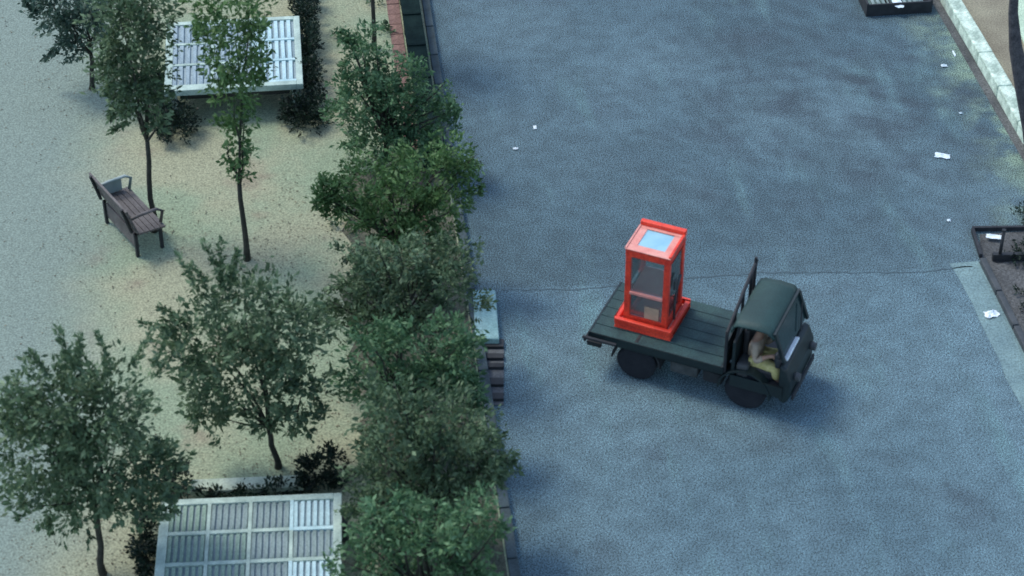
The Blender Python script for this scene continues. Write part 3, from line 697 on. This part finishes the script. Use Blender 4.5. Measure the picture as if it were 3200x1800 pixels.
# wheel arches
def arch(x, y, wd, r):
    mb = MB(); n = 10; vs = []; fs = []
    for i in range(n+1):
        a_ = math.pi*i/n
        for rr in (r, r+.02):
            for yy in (y-wd/2, y+wd/2): vs.append((x+rr*math.cos(a_), yy, .27+rr*math.sin(a_)))
    for i in range(n):
        k = i*4; fs += [(k+2,k+6,k+7,k+3),(k,k+1,k+5,k+4),(k,k+4,k+6,k+2),(k+1,k+3,k+7,k+5)]
    return mb.add(vs, fs)
obj('mudguard', arch(fx,.10,.22,.31), 'green', tr_); obj('mudguard', arch(fx,BW-.12,.22,.31), 'green', tr_)
obj('mudguard', arch(RX,.12,.2,.295), 'chassis', tr_); obj('mudguard', arch(RX,BW-.12,.2,.295), 'chassis', tr_)
# headboard frame behind the cab
hb = MB(); X = BL+.04
for yy, zt in ((.03,ZB+.50),(.30,ZB+.60),(.58,ZB+.72),(.86,ZB+.80),(BW-.06,ZB+.93)): hb.tube([(X,yy,ZB-.1),(X,yy,zt)], .02, 8)
hb.tube([(X,.03,ZB+.50),(X,.58,ZB+.72),(X,BW-.02,ZB+.86)], .022, 8); hb.tube([(X,.03,ZB+.22),(X,BW-.02,ZB+.34)], .018, 8)
obj('headboard', hb, 'chassis', tr_)
hp = MB(); hp.add([(X-.008,.04,ZB-.02),(X-.008,BW-.04,ZB-.02),(X-.008,BW-.04,ZB+.46),(X-.008,.04,ZB+.34),(X+.008,.04,ZB-.02),(X+.008,BW-.04,ZB-.02),(X+.008,BW-.04,ZB+.46),(X+.008,.04,ZB+.34)],
    [(0,3,2,1),(4,5,6,7),(0,1,5,4),(1,2,6,5),(2,3,7,6),(3,0,4,7)]); obj('headboard_panel', hp, 'green', tr_)
# cab
CX = BL+.12; y0, y1 = .02, BW-.10
obj('cab_floor', MB().box(CX,BL+.78,y0,y1,.40,.45), 'chassis', tr_, bevel=.01)
obj('sill', MB().box(CX,BL+.76,y0-.02,y0,.34,.50), 'green', tr_); obj('sill', MB().box(CX,BL+.76,y1,y1+.02,.34,.50), 'green', tr_)
obj('cab_back', MB().box(CX,CX+.04,y0,y1,.45,.98), 'green', tr_, bevel=.01)
obj('engine_cover', MB().box(CX+.05,CX+.20,y0+.02,y0+.26,.45,.66), 'grey', tr_, bevel=.03)
obj('seat', MB().box(CX+.12,CX+.50,y0+.10,y1-.08,.45,.60), 'vinyl', tr_, bevel=.04)
obj('seat_back', MB().box(CX+.05,CX+.13,y0+.24,y1-.08,.62,1.0), 'vinyl', tr_, bevel=.03)
nose = MB().prism_y([(BL+.70,.30),(BL+.70,.80),(BL+.78,.77),(BL+.85,.60),(BL+.85,.34),(BL+.79,.24)], y0, y1)
obj('nose', nose, 'green', tr_, bevel=.03)
obj('dashboard', MB().box(BL+.63,BL+.70,y0+.04,y1-.04,.72,.86), 'vinyl', tr_, bevel=.02)
# windscreen: sloping glass with glare painted as a white lower strip
zt = 1.24; wx0, wx1 = BL+.59, BL+.73
def slant(ya, yb, t0, t1, th):
    xa, za = wx1+(wx0-wx1)*t0, .86+(zt-.86)*t0; xb, zb = wx1+(wx0-wx1)*t1, .86+(zt-.86)*t1
    return MB().prism_y([(xa,za),(xa+th,za+th*.3),(xb+th,zb+th*.3),(xb,zb)], ya, yb)
ws = obj('windscreen', slant(y0+.05,y1-.05,.06,.96,.008), 'windscreen', tr_)
for a_, b_ in ((y0,y0+.05),(y1-.05,y1)): obj('pillar', slant(a_,b_,0,1,.03), 'green', tr_)
obj('windscreen_glare_and_trim', slant(y0+.05,y0+.50,.0,.055,.05), 'white', tr_); obj('windscreen_glare_and_trim', slant(y0+.052,y1-.052,.962,1,.03), 'green', tr_)  # lower white strip paints the glare on the glass; upper green one is trim
wp = MB().tube([(wx1-.02,y0+.10,.90),(wx1-.10,y0+.52,1.08)], .02, 8)
obj('wiper', MB().tube([(wx1+.03,y0+.6,.9),(wx1-.05,y0+.85,1.12)], .008, 6), 'black', tr_)
for yy in (y0+.015, y1-.015): obj('pillar', MB().tube([(CX+.03,yy,.985),(CX+.06,yy,zt)], .016, 8), 'black', tr_)
# roof: shallow domed cap, front half green, rear panel catches the sky
rf = MB(); prof = [(CX-.03,zt-.08),(CX+.00,zt+.015),(CX+.05,zt+.040),(CX+.26,zt+.055),(CX+.42,zt+.045),(wx0+.03,zt-.03)]
nY = 8; vs = []; fs = []; m = len(prof)
ys = [y0-.03+(y1-y0+.06)*j/nY for j in range(nY+1)]
for yy in ys:
    e_ = abs((yy-ys[0])/(ys[-1]-ys[0])*2-1)**8
    for x, z in prof: vs.append((x,yy,z-.022*e_))
for j in range(nY):
    for i in range(m-1): fs.append((j*m+i,j*m+i+1,(j+1)*m+i+1,(j+1)*m+i))
rf.add(vs, fs); ro = obj('roof', rf, 'roofgreen', tr_, smooth=True)
md = ro.modifiers.new('thick','SOLIDIFY'); md.thickness = .02
# steering
st = obj('handlebar', MB().tube([(BL+.70,.34,.62),(BL+.62,.34,.83)], .018, 8).tube([(BL+.58,.10,.83),(BL+.62,.22,.84),(BL+.62,.46,.84),(BL+.58,.58,.83)], .014, 8), 'black', tr_)
hl = MB().lathe_y([(.001,-.05),(.05,-.05),(.055,0),(.04,.03),(.001,.03)], 0,0,0,14)
for yy in (y0+.16, y1-.16):
    h_ = link('headlight', hl.mesh('headlight'), M['grey'], tr_); h_.location = (BL+.87,yy,.58); h_.rotation_euler = (0,0,R(90))
obj('mirror', MB().tube([(wx1-.06,y0,.98),(wx1-.02,y0-.12,1.02)], .008, 6).box(wx1-.05,wx1-.03,y0-.17,y0-.10,.97,1.09), 'black', tr_)
obj('bumper', MB().box(BL+.86,BL+.89,y0+.05,y1-.05,.30,.38), 'chassis', tr_, bevel=.01)

# ------------------------------------------------------------------ driver
def skin(name, verts, edges, radii, m_, parent, sub=1):
    me = bpy.data.meshes.new(name); me.from_pydata(verts, edges, []); me.materials.append(m_)
    o = bpy.data.objects.new(name, me); sc.collection.objects.link(o); o.parent = parent
    s_ = o.modifiers.new('skin','SKIN'); s_.use_smooth_shade = True
    for i, r in enumerate(radii):
        r = r if isinstance(r, tuple) else (r,r); me.skin_vertices[0].data[i].radius = r
    me.skin_vertices[0].data[0].use_root = True
    o.modifiers.new('sub','SUBSURF').levels = sub; o.modifiers['sub'].render_levels = sub
    return o
sx_, sy_ = CX+.20, .30
pr_ = tag(empty('person', org + Matrix.Rotation(tang,3,'Z') @ Vector((sx_,sy_,.555)), tang), 'driver seated in the open cab in khaki trousers, both hands on the handlebar', 'person')
pr_.scale = (.84,.84,.84); hx = (BL+.59-sx_)/.84   # handlebar offset from the hips
Vt = [(0,0,.10),(.01,0,.24),(.03,0,.38),(.04,0,.47),(.06,0,.53),(.075,0,.60),(.085,0,.67)]
rad = [(.13,.11),(.13,.10),(.14,.10),(.07,.07),(.05,.05),(.075,.085),(.07,.075)]
Ed = [(0,1),(1,2),(2,3),(3,4),(4,5),(5,6)]
def chain(start, pts, rs):
    prev = start
    for p, r in zip(pts, rs): Vt.append(p); rad.append(r); Ed.append((prev,len(Vt)-1)); prev = len(Vt)-1
    return prev
for s_ in (-1,1):
    wr = chain(2, [(.03,s_*.17,.39),(.09,s_*.24,.18),(hx-.10,s_*.235,.31),(hx-.05,s_*.22,.325),(hx-.01,s_*.215,.335)], [.055,.045,.036,.028,.032])
    for k_, (dx, dl) in enumerate(((-.030,.9),(-.010,1),(.010,.95),(.03,.8))):
        chain(wr, [(hx+.018,s_*.215+dx,.35),(hx+.03*dl,s_*.215+dx,.33),(hx+.012,s_*.215+dx,.31)], [.009,.009,.008])
    chain(wr, [(hx-.02,s_*.175,.33),(hx+.0,s_*.17,.312)], [.010,.009])
    kn = chain(0, [(.08,s_*.10,.06),(.38,s_*.16,.08),(.36,s_*.16,-.03),(.40,s_*.15,-.12),(.50,s_*.15,-.13)], [.085,.065,.055,.04,.035])
skin('body', Vt, Ed, rad, M['skin'], pr_, 1)
tv = [(0,0,.06),(.01,0,.24),(.03,0,.38),(.04,0,.45)]; tr2 = [(.15,.13),(.15,.12),(.155,.115),(.08,.08)]; te = [(0,1),(1,2),(2,3)]
for s_ in (-1,1):
    b_ = len(tv); tv += [(.03,s_*.17,.39),(.09,s_*.24,.18),(hx-.13,s_*.235,.30)]; tr2 += [.072,.062,.048]; te += [(2,b_),(b_,b_+1),(b_+1,b_+2)]
skin('jacket', tv, te, tr2, M['shirt'], pr_, 1)
lv = [(0,0,.07)]; lr = [(.15,.12)]; le = []
for s_ in (-1,1):
    b_ = len(lv); lv += [(.08,s_*.10,.07),(.38,s_*.17,.10),(.365,s_*.165,-.03),(.39,s_*.155,-.09)]; lr += [.105,.085,.075,.06]; le += [(0,b_),(b_,b_+1),(b_+1,b_+2),(b_+2,b_+3)]
skin('trousers', lv, le, lr, M['khaki'], pr_, 1)
hv = [(.06,0,.64),(.07,0,.72)]
skin('hair', hv, [(0,1)], [(.09,.092),(.07,.07)], M['hair'], pr_, 1)

# ------------------------------------------------------------------ red display case on the deck
C0 = P(1920,1024,ZB); C2 = P(2156,959,ZB); cc = (C0+C2)/2
bx = tag(empty('phone_booth', (cc.x,cc.y,ZB+.006), tang), 'tall bright red glazed booth with pale blue top standing on the truck bed', 'booth')
S = .36; b = .275; HT_ = 1.14
base = MB()
base.frustum(-S,S,-S,S,0,.05,.01)
obj('plinth', base, 'red', bx, bevel=.006)
rim = MB()
for q in ((-S,S,-S,-S+.05),(-S,S,S-.05,S),(-S,-S+.05,-S+.05,S-.05),(S-.05,S,-S+.05,S-.05)): rim.box(*q,.052,.135)
obj('plinth_rim', rim, 'red', bx, bevel=.012)
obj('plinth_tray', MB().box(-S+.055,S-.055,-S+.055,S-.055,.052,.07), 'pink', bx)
for sx in (-1,1):
    for sy in (-1,1):
        x0_ = sx*b-(.07 if sx > 0 else 0); yy0 = sy*b-(.07 if sy > 0 else 0)
        obj('corner_post', MB().box(x0_,x0_+.07,yy0,yy0+.07,.072,HT_-.10), 'red', bx, bevel=.008)
def ringbox(z0, z1, o_, i_):
    return MB().box(-o_,o_,-o_,-i_,z0,z1).box(-o_,o_,i_,o_,z0,z1).box(-o_,-i_,-i_,i_,z0,z1).box(i_,o_,-i_,i_,z0,z1)
obj('top_rail', ringbox(HT_-.10,HT_-.002,b+.003,b-.075), 'red', bx, bevel=.006)
obj('top_plate', ringbox(HT_,HT_+.012,b+.012,b-.105), 'pink', bx, bevel=.004)  # lit upper face of the red frame, coloured pink
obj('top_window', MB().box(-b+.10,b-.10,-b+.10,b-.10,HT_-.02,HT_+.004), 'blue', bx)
obj('back_lip', MB().box(-b-.01,b+.01,b-.055,b+.012,HT_+.014,HT_+.07), 'red', bx, bevel=.01)
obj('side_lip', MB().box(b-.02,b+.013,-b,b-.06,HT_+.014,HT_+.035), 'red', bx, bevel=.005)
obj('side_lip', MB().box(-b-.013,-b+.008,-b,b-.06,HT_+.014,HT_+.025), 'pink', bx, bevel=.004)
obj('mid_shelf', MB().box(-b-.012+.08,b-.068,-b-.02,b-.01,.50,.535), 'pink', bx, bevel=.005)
obj('bottom_rail', ringbox(.072,.16,b+.002,b-.06), 'red', bx)
for ang_ in range(4):
    g = MB().box(-b+.072,b-.072,-b+.015,-b+.021,.54,HT_-.102); o = obj('glass_pane', g, 'clear', bx); o.rotation_euler = (0,0,ang_*math.pi/2)
for ang_ in range(4):
    g = MB().box(-b+.072,b-.072,-b+.030,-b+.036,.162,.498); o = obj('lower_panel', g, 'clear', bx); o.rotation_euler = (0,0,ang_*math.pi/2)
obj('notice_plate', MB().box(-.02,.16,-b+.020,-b+.029,.165,.34), 'cardboard', bx)
obj('side_pipe', MB().tube([(b+.03,-.10,.14),(b+.03,-.10,.45),(b+.035,-.02,.62),(b+.03,.06,.70)], .016, 8), 'grey', bx, smooth=True)
obj('side_handle', MB().box(b+.005,b+.03,-.12,-.04,.58,.72), 'grey', bx, bevel=.008)
